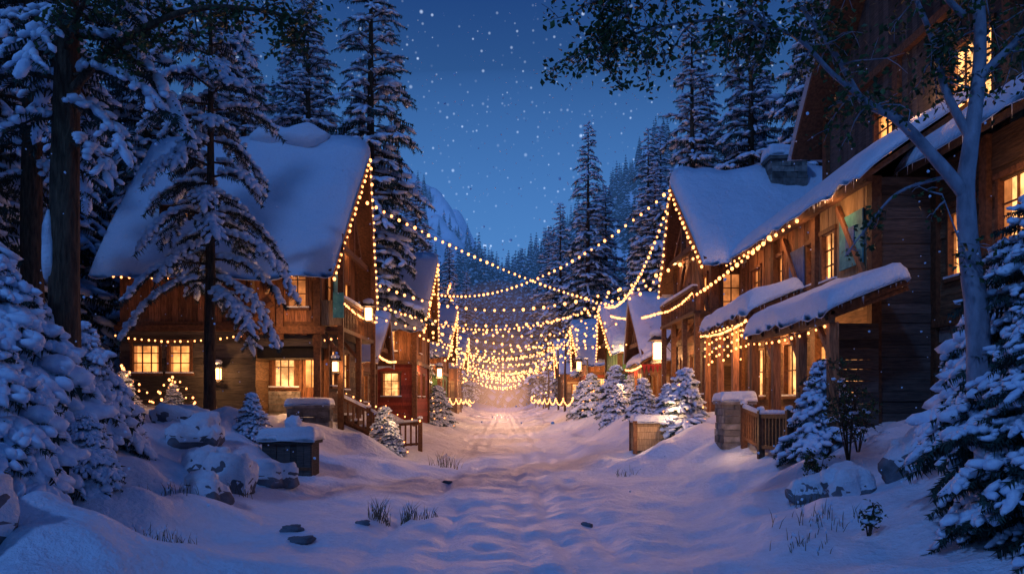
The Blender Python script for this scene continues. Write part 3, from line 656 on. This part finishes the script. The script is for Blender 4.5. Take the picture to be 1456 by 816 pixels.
T_big=[fir('fir_a',20,3.9,1.6,1,8,.6,.85,.30),fir('fir_b',22,3.5,4.5,2,7.5,.6,.78,.32,power=.7),fir('fir_c',18,4.1,1.0,5,8.5,.6,.9,.28)]
T_near=fir('pine_near',12.2,2.75,3.4,8,6.0,.26,.97,.17,I0,droop=.68,thick=1.7,power=.5,split=3,maxtw=.52)
T_tall=fir('pine_tall',16,1.9,5.0,12,6,.25,.9,.26,I0,droop=.8,thick=1.5,power=.3,split=3,maxtw=.5)
T_bush=[fir('spruce_bush_a',2.6,1.35,.1,21,38,.13,1.0,.06,I1,droop=.5,thick=2.4,power=.75,split=2),fir('spruce_bush_b',3.2,1.3,.1,23,30,.14,.6,.07,I0,droop=.45,thick=1.5,power=.8,split=3),fir('spruce_small',1.5,.62,.05,25,50,.11,1.0,.04,I0,droop=.4,thick=2.0,power=.9,split=2)]
def put(me,name,x,y,s=1,rz=None,dz=0,sx=1):
    o=bpy.data.objects.new(name,me); o.location=(x,y,hgt(x,y)+dz-.05); o.rotation_euler[2]=rz if rz is not None else random.uniform(0,6.28); o.scale=(s*sx,s*sx,s); COL.objects.link(o); return o
random.seed(5)
big=[(-7.3,41.3,1.15,1),(-10.6,41.5,1.1,0),(-13.2,39,1.05,2),(-16.5,36,1.05,1),(-19.5,33,1.1,0),(-17.2,26.5,.95,2),(-19,22,1.0,0),(-14.2,19.5,.85,1),(-17.5,17.5,1.0,2),(-22,28,1.2,1),(-12.2,15,.8,0),
 (-9.2,52,1.0,2),(-8.3,55,.95,0),(-13,50,1.2,1),(-16.5,46,1.2,0),(-8.4,70,.9,1),(-9.8,74,1.0,2),(-12,66,1.1,0),(-7.2,92,.85,1),(-10,96,1,0),(-8,106,.9,2),(-22,44,1.2,2),(-24,38,1.2,0),(-17,60,1.2,1),
 (6.6,69,1.12,1),(5.3,88,1.02,1),(4.6,101,1.15,0),(7.5,92,1.0,2),(8.6,73,1.0,0),(10,56,.95,2),(12.0,54,1.0,0),(9.8,43.2,1.08,0),(12.6,42,1.05,1),(14,47,1.2,2),(16,41,1.1,0),(14.2,36.5,1.1,1),(17.5,36,1.15,2),(19,32,1.15,0),(16.5,29.5,1.2,1),(20,26,1.1,2),(17.6,24.5,1.15,0),(11,64,1.0,1),(13,70,1.2,0),(6.5,110,1.0,2),(9,118,1.1,1),(-6.8,118,1.0,0),(22,44,1.2,1),(20,52,1.3,0),(15,84,1.1,1),(-15,84,1.2,2),(-12,108,1.1,1),(11.2,46.5,1.1,2),(-18.5,40,1.15,2)]
for x,y,s,v in big: put(T_big[v],'fir_tree',x,y,s,sx=random.uniform(.85,1.05))
put(T_near,'snowy_pine_tree',-8.35,22.0,1.0,2.1)
put(T_tall,'tall_pine_tree',-6.75,12.0,1.0,.6)
put(T_tall,'tall_pine_tree',-9.9,16.5,1.0,2.6)
for x,y,s,v in((-6.5,9.6,.85,0),(-7.3,11.2,1.1,0),(-6.3,8.6,.6,0),(-8.6,13.2,1.15,0),(-7.8,14.4,.8,0),(-9.9,15.2,1.1,0),(-5.8,10.8,.4,0)): put(T_bush[v],'snow_laden_spruce_bush',x,y,s,sx=1.15)
for x,y,s,v in((5.35,8.0,.82,1),(5.9,8.9,1.05,1),(5.3,7.0,.5,1),(6.8,10.6,1.0,0)): put(T_bush[v],'spruce_bush',x,y,s)
for x,y,s,v in((-6.4,19.6,.7,2),(6.35,16.2,1.25,2),(5.4,24.8,1.25,2),(-4.2,26.2,1.0,2),(-3.9,25.6,.7,2),(5.6,43,1.6,2),(6.1,40.2,1.3,2),(5.0,50,1.7,2),(-4.7,50.5,1.6,2),(-10.9,25.6,.6,2),(-12.2,25,.85,2),(4.9,55,1.5,2),(5.6,34,1.1,2),(5.1,38.3,1.2,2),(5.9,30.2,.8,2)): put(T_bush[v],'small_spruce_tree',x,y,s,sx=1.25)
def spiral_lights(x,y,H,R,n,r):
    z=hgt(x,y)
    strand('tree_lights',lambda t:(x+R*(1-t)*math.cos(t*30),y+R*(1-t)*math.sin(t*30),z+.1+H*t),n,None,r,jit=.08)
spiral_lights(5.4,24.8,1.8,.9,34,.024); spiral_lights(-4.2,26.2,1.5,.8,34,.024); spiral_lights(-12.2,25,1.4,1.2,34,.034); spiral_lights(-10.9,25.6,1.1,1.0,26,.034); spiral_lights(5.0,50,2.5,1,40,.04)
spiral_lights(-7.2,92,14,2.4,110,.10); spiral_lights(4.6,101,13,2.4,100,.10); spiral_lights(-4.7,50.5,2.3,1,40,.045)
plight('tree_light',(4.75,24.1,1.7),32,(1,.5,.2),.03);plight('tree_light',(-3.6,25.2,1.5),28,(1,.5,.2),.03);plight('tree_light',(-11.6,24.2,2.6),16,(1,.5,.2),.03)

# distant forest
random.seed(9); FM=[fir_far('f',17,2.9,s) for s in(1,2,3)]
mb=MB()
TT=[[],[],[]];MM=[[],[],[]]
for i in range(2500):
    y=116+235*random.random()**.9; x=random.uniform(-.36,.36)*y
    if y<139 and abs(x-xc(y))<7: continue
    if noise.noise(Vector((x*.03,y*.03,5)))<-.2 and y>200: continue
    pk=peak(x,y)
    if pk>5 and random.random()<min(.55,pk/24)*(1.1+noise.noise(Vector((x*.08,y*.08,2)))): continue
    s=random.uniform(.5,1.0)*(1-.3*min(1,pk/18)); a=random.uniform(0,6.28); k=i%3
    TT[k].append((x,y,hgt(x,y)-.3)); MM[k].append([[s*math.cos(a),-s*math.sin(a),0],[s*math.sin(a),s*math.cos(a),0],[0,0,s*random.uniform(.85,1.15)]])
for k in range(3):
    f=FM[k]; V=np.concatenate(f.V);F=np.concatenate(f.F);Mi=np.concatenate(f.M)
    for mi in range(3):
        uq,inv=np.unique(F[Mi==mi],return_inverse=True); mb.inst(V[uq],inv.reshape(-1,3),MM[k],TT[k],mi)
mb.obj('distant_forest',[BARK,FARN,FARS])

# ------------------------------------------------------------ broadleaf tree
random.seed(21)
def leafpts(mb,pts,n,spread,size,mi):
    LV=np.array([(0,0,0),(.5,.32,.05),(1,0,-.05),(.5,-.32,.05)]);LF=np.array([[0,1,2],[0,2,3]])
    T=[];Dm=[]
    for _ in range(n):
        i=random.randrange(len(pts)-1);t=random.random(); p=np.array(pts[i])*(1-t)+np.array(pts[i+1])*t
        T.append(p+np.array([random.gauss(0,spread) for _ in range(3)])); Dm.append((random.gauss(0,1),random.gauss(0,1),random.gauss(-.4,.7)))
    s=np.array([size*random.uniform(.6,1.3) for _ in T]); mb.inst(LV,LF,mats_from(Dm,s,s,s,.8),np.array(T),mi)
def limb(mb,pts,r0,r1,mi=0,n=8):
    P=[np.array(p,float) for p in pts]; Q=[]
    for i in range(len(P)-1):
        a=P[max(i-1,0)];b=P[i];c=P[i+1];d=P[min(i+2,len(P)-1)]
        for k in range(5):
            t=k/5; Q.append(.5*((2*b)+(-a+c)*t+(2*a-5*b+4*c-d)*t*t+(-a+3*b-3*c+d)*t**3))
    Q.append(P[-1]); m=len(Q); tube(mb,Q,[r0+(r1-r0)*(i/(m-1))**.8 for i in range(m)],n,mi,.04)
    return Q
def twigs(mb,Q,start,cnt,ln,leaf,size=.075,mi_leaf=1,hangd=-.25,spread=.07):
    for _ in range(cnt):
        i=random.randint(int(start*(len(Q)-1)),len(Q)-1); p=Q[i]
        d=np.array([random.gauss(0,1),random.gauss(0,1),random.gauss(hangd,.6)]); d/=np.linalg.norm(d)
        l=ln*random.uniform(.5,1.2); pts=[p]; 
        for k in range(4):
            d=d+np.array([random.gauss(0,.3),random.gauss(0,.3),random.gauss(-.12,.25)]); d/=np.linalg.norm(d); pts.append(pts[-1]+d*l/4)
        tube(mb,pts,[.014,.011,.008,.005,.003],4,0)
        leafpts(mb,pts[1:],leaf,spread,size,mi_leaf)
        for k in (2,3):
            d2=d+np.array([random.gauss(0,.8) for _ in range(3)]); d2/=np.linalg.norm(d2); q=[pts[k],pts[k]+d2*l*.2,pts[k]+d2*l*.38+[0,0,-.03]]
            tube(mb,q,[.006,.005,.003],3,0); leafpts(mb,q,leaf//2,spread,size,mi_leaf)
tx,ty=5.25,9.0; tz=hgt(tx,ty)
mb=MB()
t0=limb(mb,[(tx+.05,ty,tz-.4),(tx+.02,ty,2.6),(tx-.08,ty,3.6),(tx-.12,ty,4.4),(tx-.02,ty,5.2),(tx+.1,ty+.1,6.2),(tx+.05,ty+.2,7.6),(tx+.2,ty,9.4)],.15,.04,n=14)
b1=limb(mb,[(tx-.11,ty,4.25),(tx-.45,ty-.05,4.62),(tx-.95,ty-.1,5.1),(tx-1.3,ty,5.35),(tx-1.55,ty+.1,5.9),(tx-2.0,ty+.1,6.5)],.085,.02)
b2=limb(mb,[(tx-.06,ty,4.9),(tx-.3,ty+.1,5.5),(tx-.42,ty+.2,6.2),(tx-.8,ty+.3,7.2)],.06,.02)
b3=limb(mb,[(tx+.02,ty,5.6),(tx+.5,ty-.1,6.1),(tx+.9,ty-.2,6.9)],.06,.02)
b4=limb(mb,[(tx-1.2,ty,5.3),(tx-1.7,ty-.2,5.55),(tx-2.2,ty-.3,5.95),(tx-2.9,ty-.2,6.15),(tx-3.7,ty-.1,6.1),(tx-4.5,ty,5.85)],.035,.008)
b5=limb(mb,[(tx-.15,ty,6.3),(tx-1.2,ty-.3,6.9),(tx-2.6,ty-.4,6.85),(tx-3.6,ty-.5,6.5),(tx-4.4,ty-.4,6.25)],.04,.008)
b6=limb(mb,[(tx-.3,ty+.05,4.5),(tx-.7,ty+.4,4.4),(tx-1.0,ty+.6,4.0),(tx-1.2,ty+.7,3.7)],.025,.006)
b7=limb(mb,[(tx-.05,ty,3.4),(tx-.3,ty-.2,3.7),(tx-.55,ty-.3,4.2)],.02,.005)
twigs(mb,b4,.3,40,.6,26); twigs(mb,b5,.3,46,.6,26); twigs(mb,b1,.5,20,.6,20); twigs(mb,b2,.4,20,.6,20); twigs(mb,b3,.3,20,.7,20); twigs(mb,t0,.72,34,1.0,24); twigs(mb,b6,.4,6,.3,10); twigs(mb,b7,.3,5,.3,10)
mb.obj('broadleaf_tree',[BARKL,LEAF])
mb=MB(); px_,py_=-6.75,12.0
c1=limb(mb,[(px_,py_,6.5),(px_+1.0,py_-.3,7.2),(px_+2.2,py_-.6,7.55),(px_+3.4,py_-.8,7.4),(px_+4.1,py_-.9,7.05)],.08,.012)
c2=limb(mb,[(px_,py_,7.2),(px_+.9,py_-1.0,7.5),(px_+1.9,py_-1.6,7.3)],.06,.012)
twigs(mb,c1,.25,40,.7,20,.09); twigs(mb,c2,.3,16,.7,20,.09)
mb.obj('overhanging_branch',[BARK,LEAF])
mb=MB(); z=hgt(-6.75,12)
lump(mb,(-6.90,11.80,z+1.9),(.14,.12,.62),0,seed=3); lump(mb,(-6.88,11.8,z+1.0),(.12,.1,.35),0,seed=6); lump(mb,(-6.92,11.88,z+3.4),(.09,.1,.5),0,seed=8); lump(mb,(-6.75,12,z+.05),(.45,.45,.22),0,seed=9)
mb.obj('trunk_snow',[SNOW])

# ------------------------------------------------------------ shrubs, grass, rocks
def shrub(x,y,H,n,leaf,name='leafy_shrub',size=.06):
    z=hgt(x,y);mb=MB()
    for _ in range(n):
        a=random.uniform(0,6.28);sp=random.uniform(.1,.45)*H
        Q=limb(mb,[(x,y,z-.1),(x+math.cos(a)*sp*.4,y+math.sin(a)*sp*.4,z+H*.5),(x+math.cos(a)*sp,y+math.sin(a)*sp,z+H*random.uniform(.75,1.1))],.014,.004,n=5)
        twigs(mb,Q,.4,5,.25*H,leaf,size,hangd=.2,spread=.03)
        for p in Q[5::3]:
            if random.random()<.4: lump(mb,p,(.05,.05,.03),2,I0)
    mb.obj(name,[BARK,LEAF,SNOWT])
shrub(5.75,13.6,1.7,9,9); shrub(5.0,13.0,.6,6,7); shrub(6.3,14.5,.9,6,7); shrub(4.3,9.6,.35,5,2,'dead_shrub')
def grass(x,y,n,H,R):
    mb=MB()
    for _ in range(n):
        a=random.uniform(0,6.28);r=R*random.random(); X=x+r*math.cos(a);Y=y+r*math.sin(a);z=hgt(X,Y)-.03; h=H*random.uniform(.4,1.1); dx=random.gauss(0,.3)*h;dy=random.gauss(0,.3)*h; w=.005
        V=[(X-w,Y,z),(X+w,Y,z),(X+dx*.4-w*.8,Y+dy*.4,z+h*.6),(X+dx*.4+w*.8,Y+dy*.4,z+h*.6),(X+dx,Y+dy,z+h)]
        mb.add(V,[[0,1,3],[0,3,2],[2,3,4]],0)
        if random.random()<.3: lump(mb,(X+dx*.7,Y+dy*.7,z+h*.8),(.016,.016,.025),1,I0)
    mb.obj('grass_tuft',[GRASS,SNOWT])
grass(-2.2,13.2,60,.42,.22);grass(-1.75,13.4,40,.36,.15);grass(-1.45,13.6,24,.25,.2);grass(-4.3,10,50,.26,.5);grass(-2.0,24,60,.5,.5);grass(4.0,10.4,40,.26,.6);grass(3.4,9.4,24,.2,.4);grass(-5.2,12,40,.3,.5);grass(4.6,12.2,30,.3,.5);grass(-4.9,14.5,20,.3,.3);grass(2.9,20.5,20,.25,.3)
def rock(x,y,s,seed,cap=True,name='rock',dz=0,ct=.08):
    z=hgt(x,y)+dz;mb=MB(); V,F=I3
    D=[]
    for v in V:
        q=Vector(v)*1.3+Vector((seed*2.1,seed,seed*.7)); D.append(1+.4*noise.noise(q)+.18*noise.noise(q*2.7)+.06*noise.noise(q*7))
    D=np.array(D)[:,None]; W=np.sign(V)*np.abs(V)**.8; P=W*D*np.array(s); C=np.array([x,y,z+s[2]*(.12 if cap else .25)]); mb.add(P+C,F,0,True)
    if cap:
        nzv=np.array([v[2]+.3*noise.noise(Vector(v*1.8)+Vector((seed,0,0))) for v in V]); t=np.clip((nzv-.1)/.45,0,1)
        t=t*t*(3-2*t); Pc=P*(1+.025*t[:,None])+np.stack([0*t,0*t,ct*t-.012*(t<.01)],1)
        keep=(t[F]>0).any(axis=1); mb.add(Pc+C,F[keep],1,True)
    mb.obj(name,[ROCK,SNOW])
rock(-5.35,15.0,(.45,.42,.5),1);rock(-6.0,15.6,(.5,.4,.42),2);rock(-4.9,16.3,(.45,.4,.3),3);rock(-6.7,17,(.55,.45,.42),4);rock(-5.7,7.9,(.6,.6,.6),5,ct=.2);rock(-3.2,11.6,(.16,.12,.07),6,False);rock(-2.95,11.1,(.17,.14,.06),7,False);rock(-2.35,12.6,(.1,.08,.05),8,False)
rock(5.1,12.2,(.38,.3,.36),9);rock(4.75,12.7,(.3,.3,.24),10);rock(-7.9,18.8,(.6,.5,.45),12);rock(6.2,12,(.5,.4,.4),14);rock(-1.6,19.5,(.12,.1,.06),15,False);rock(1.2,12.8,(.09,.07,.05),16,False);rock(-5.0,12.9,(.4,.35,.28),17)
# ------------------------------------------------------------ street furniture
E=empty('storage_bin'); x,y=-5.15,18.6; z=hgt(x,y)-.1; mb=MB()
wall(mb,(x-.55,y-.4),(1,0),(0,-1),1.1,z,z+.75,D_,True,.16);wall(mb,(x+.55,y-.4),(0,1),(1,0),.8,z,z+.75,D_,True,.16);wall(mb,(x-.55,y-.4),(0,1),(-1,0),.8,z,z+.75,D_,True,.16);wall(mb,(x-.55,y+.4),(1,0),(0,1),1.1,z,z+.75,D_,True,.16)
box(mb,x-.5,x+.5,y-.35,y+.35,z,z+.7,K_); box(mb,x-.62,x+.62,y-.47,y+.47,z+.75,z+.83,D_); box(mb,x-.59,x+.59,y-.44,y-.43,z+.15,z+.22,B_)
slabbox(mb,x-.66,x+.66,y-.5,y+.5,z+.83,.28,SN); lump(mb,(x+.05,y,z+1.2),(.2,.18,.2),SN,I2); mb.obj('bin_body',WM,E)
E=empty('wooden_planter'); x,y=4.55,25.0; z=hgt(x,y)-.1; mb=MB()
for o,u,n,W in(((x-.75,y-.4),(1,0),(0,-1),1.5),((x-.75,y-.4),(0,1),(-1,0),.8),((x+.75,y-.4),(0,1),(1,0),.8),((x-.75,y+.4),(1,0),(0,1),1.5)):
    wall(mb,o,u,n,W,z,z+.85,T_,False,.2,th=.06)
for a in(-.75,.75):
    for b in(-.4,.4): box(mb,x+a-.06,x+a+.06,y+b-.06,y+b+.06,z-.1,z+.92,B_)
box(mb,x-.68,x+.68,y-.33,y+.33,z,z+.75,K_); slabbox(mb,x-.8,x+.8,y-.46,y+.46,z+.86,.2,SN); mb.obj('planter_box',WM,E)
plight('planter_light',(3.7,24.0,1.0),12,(1,.55,.3),.03)
def pillar(x,y,w,h,d=None):
    d=d or w; E=empty('stone_pillar' if w<1 else 'stone_wall'); z=hgt(x,y)-.2; mb=MB()
    for o,u,n,W in(((x-w/2,y-d/2),(1,0),(0,-1),w),((x-w/2,y-d/2),(0,1),(-1,0),d),((x+w/2,y-d/2),(0,1),(1,0),d),((x-w/2,y+d/2),(1,0),(0,1),w)): wall(mb,o,u,n,W,z,z+h,S_,False,.17,stone=True)
    box(mb,x-w/2-.07,x+w/2+.07,y-d/2-.07,y+d/2+.07,z+h,z+h+.09,S_); slabbox(mb,x-w/2-.09,x+w/2+.09,y-d/2-.09,y+d/2+.09,z+h+.09,.2,SN); mb.obj('masonry',WM,E)
pillar(5.75,20.6,.75,1.15); pillar(-6.5,25.6,1.3,.8,.5)
def fence(pts,h,name='wooden_railing'):
    E=empty(name); mb=MB()
    for (a,b) in zip(pts[:-1],pts[1:]):
        a=np.array(a);b=np.array(b); za=hgt(*a);zb=hgt(*b)
        A=np.array([*a,za]);B=np.array([*b,zb]); L=np.linalg.norm(B-A)
        beam(mb,A+[0,0,h],B+[0,0,h],.09,.09,B_);beam(mb,A+[0,0,.25],B+[0,0,.25],.07,.08,B_)
        slab(mb,[(A+[-.06,0,h+.05],A+[.06,.0,h+.05]),(B+[-.06,0,h+.05],B+[.06,0,h+.05])],.07,5,SN,drip=0)
        for t in np.arange(.1,.99,.2/L): p=A*(1-t)+B*t; box(mb,p[0]-.03,p[0]+.03,p[1]-.03,p[1]+.03,p[2]+.2,p[2]+h,B_)
    for p in pts: z=hgt(*p); box(mb,p[0]-.07,p[0]+.07,p[1]-.07,p[1]+.07,z-.3,z+h+.15,B_); lump(mb,(p[0],p[1],z+h+.17),(.1,.1,.07),SN,I1)
    mb.obj('rails_and_posts',WM,E)
fence([(5.8,19.9),(5.75,18.4),(5.85,16.8)],.95); fence([(-5.9,27.3),(-4.9,27.25),(-4.1,27.2),(-3.1,26.9)],.95)
hang((-5.9,27.2,2.4),(-3.1,26.8,1.35),.1,.24,r=.026); plight('tree_light',(5.3,19.2,1.2),14,(1,.5,.2),.03)

# falling snowflakes
RN=np.random.default_rng(4); N=2400; yy=6+50*RN.random(N)**.8; T=np.stack([RN.uniform(-.62,.62,N)*yy,yy,1.0+RN.random(N)*yy*.52],1); s=RN.uniform(.006,.013,N)*(1+.028*yy)
M=np.zeros((N,3,3)); M[:,0,0]=s;M[:,1,1]=s;M[:,2,2]=s; mb=MB(); mb.inst(I0[0],I0[1],M,T,0,True,.3); mb.obj('falling_snow',[SNOWT])

# ------------------------------------------------------------ mist and haze as glowing volumes
def mist(name,c,s,col,st,parent=None):  # emission only: the volume glows itself in place of lit mist
    m,nt,out=newmat(name+'_vol'); e=nt.nodes.new('ShaderNodeEmission'); e.inputs[0].default_value=(*col,1); e.inputs[1].default_value=st; nt.links.new(e.outputs[0],out.inputs['Volume'])
    mb=MB(); mb.add(I3[0]*np.array(s)+np.array(c),I3[1],0,True); return mb.obj(name,[m],parent)
ME=empty('street_mist_glow')
for c,s,st in(((-1.2,98,2.8),(3.2,38,3.6),.0048),((-1.2,98,3.4),(5.8,46,6.2),.0024),((-1.2,100,4.2),(9,54,10),.0010)):  # warm lamp glow in the air, put in as nested emitting ellipsoids
    mist('mist_glow_layer',c,s,(1,.46,.28),st,ME)
mist('mountain_haze_glow',(0,245,15),(200,115,75),(.12,.36,1),.00075)  # blue aerial haze imitated by a faintly emitting volume

# ------------------------------------------------------------ world
w=bpy.data.worlds.new('World'); scene.world=w; w.use_nodes=True; nt=w.node_tree; nt.nodes.clear()
out=nt.nodes.new('ShaderNodeOutputWorld'); bg=nt.nodes.new('ShaderNodeBackground'); nt.links.new(bg.outputs[0],out.inputs[0])
tc=nt.nodes.new('ShaderNodeTexCoord'); sx=nt.nodes.new('ShaderNodeSeparateXYZ'); nt.links.new(tc.outputs['Generated'],sx.inputs[0])
cr=nt.nodes.new('ShaderNodeValToRGB'); el=cr.color_ramp.elements
el[0].position=0; el[0].color=(.068,.205,.45,1); el[1].position=1; el[1].color=(.006,.032,.17,1)
for p,c in((.12,(.066,.198,.44)),(.25,(.044,.145,.37)),(.45,(.016,.062,.22))):
    e=el.new(p); e.color=(*c,1)
nt.links.new(sx.outputs['Z'],cr.inputs[0])
last=cr.outputs[0]
for vs,lo,hi,br in((120,.10,.26,.6),(60,.05,.17,1.1)):
    vo=nt.nodes.new('ShaderNodeTexVoronoi'); vo.inputs['Scale'].default_value=vs; nt.links.new(tc.outputs['Generated'],vo.inputs['Vector'])
    sc=nt.nodes.new('ShaderNodeSeparateColor'); nt.links.new(vo.outputs['Color'],sc.inputs[0])
    mr=nt.nodes.new('ShaderNodeMapRange'); mr.inputs['To Min'].default_value=lo;mr.inputs['To Max'].default_value=hi; nt.links.new(sc.outputs[0],mr.inputs[0])
    lt=nt.nodes.new('ShaderNodeMath'); lt.operation='DIVIDE'; nt.links.new(vo.outputs['Distance'],lt.inputs[0]); nt.links.new(mr.outputs[0],lt.inputs[1])
    inv=nt.nodes.new('ShaderNodeMapRange'); inv.inputs['From Min'].default_value=1;inv.inputs['From Max'].default_value=0; nt.links.new(lt.outputs[0],inv.inputs[0])
    ml=nt.nodes.new('ShaderNodeMath'); ml.operation='MULTIPLY'; nt.links.new(inv.outputs[0],ml.inputs[0]); nt.links.new(sc.outputs[1],ml.inputs[1])
    mc=nt.nodes.new('ShaderNodeVectorMath'); mc.operation='SCALE'; mc.inputs[0].default_value=(.75*br,.9*br,1.1*br); nt.links.new(ml.outputs[0],mc.inputs['Scale'])
    a1=nt.nodes.new('ShaderNodeVectorMath'); a1.operation='ADD'; nt.links.new(last,a1.inputs[0]); nt.links.new(mc.outputs[0],a1.inputs[1]); last=a1.outputs[0]
sky=nt.nodes.new('ShaderNodeTexSky'); sky.sky_type='NISHITA'; sky.sun_disc=False; sky.sun_elevation=math.radians(-6); sky.sun_rotation=math.radians(200)
s2=nt.nodes.new('ShaderNodeVectorMath'); s2.operation='SCALE'; s2.inputs['Scale'].default_value=.1; nt.links.new(sky.outputs[0],s2.inputs[0])
a2=nt.nodes.new('ShaderNodeVectorMath'); a2.operation='ADD'; nt.links.new(last,a2.inputs[0]); nt.links.new(s2.outputs[0],a2.inputs[1])
nt.links.new(a2.outputs[0],bg.inputs[0]); bg.inputs[1].default_value=1.0
sl=bpy.data.lights.new('moon','SUN'); sl.energy=.74; sl.color=(.17,.39,1); sl.angle=math.radians(4)
so=bpy.data.objects.new('moon',sl); COL.objects.link(so); so.rotation_euler=Vector((.42,.62,-.66)).to_track_quat('-Z','Y').to_euler()
cd=bpy.data.cameras.new('camera'); cam=bpy.data.objects.new('camera',cd); COL.objects.link(cam)
cd.lens=28; cd.sensor_width=36; cd.shift_y=.111; cd.clip_end=3000; cd.clip_start=.05
cam.location=(0,0,1.95); cam.rotation_euler=(math.radians(90),0,0); scene.camera=cam
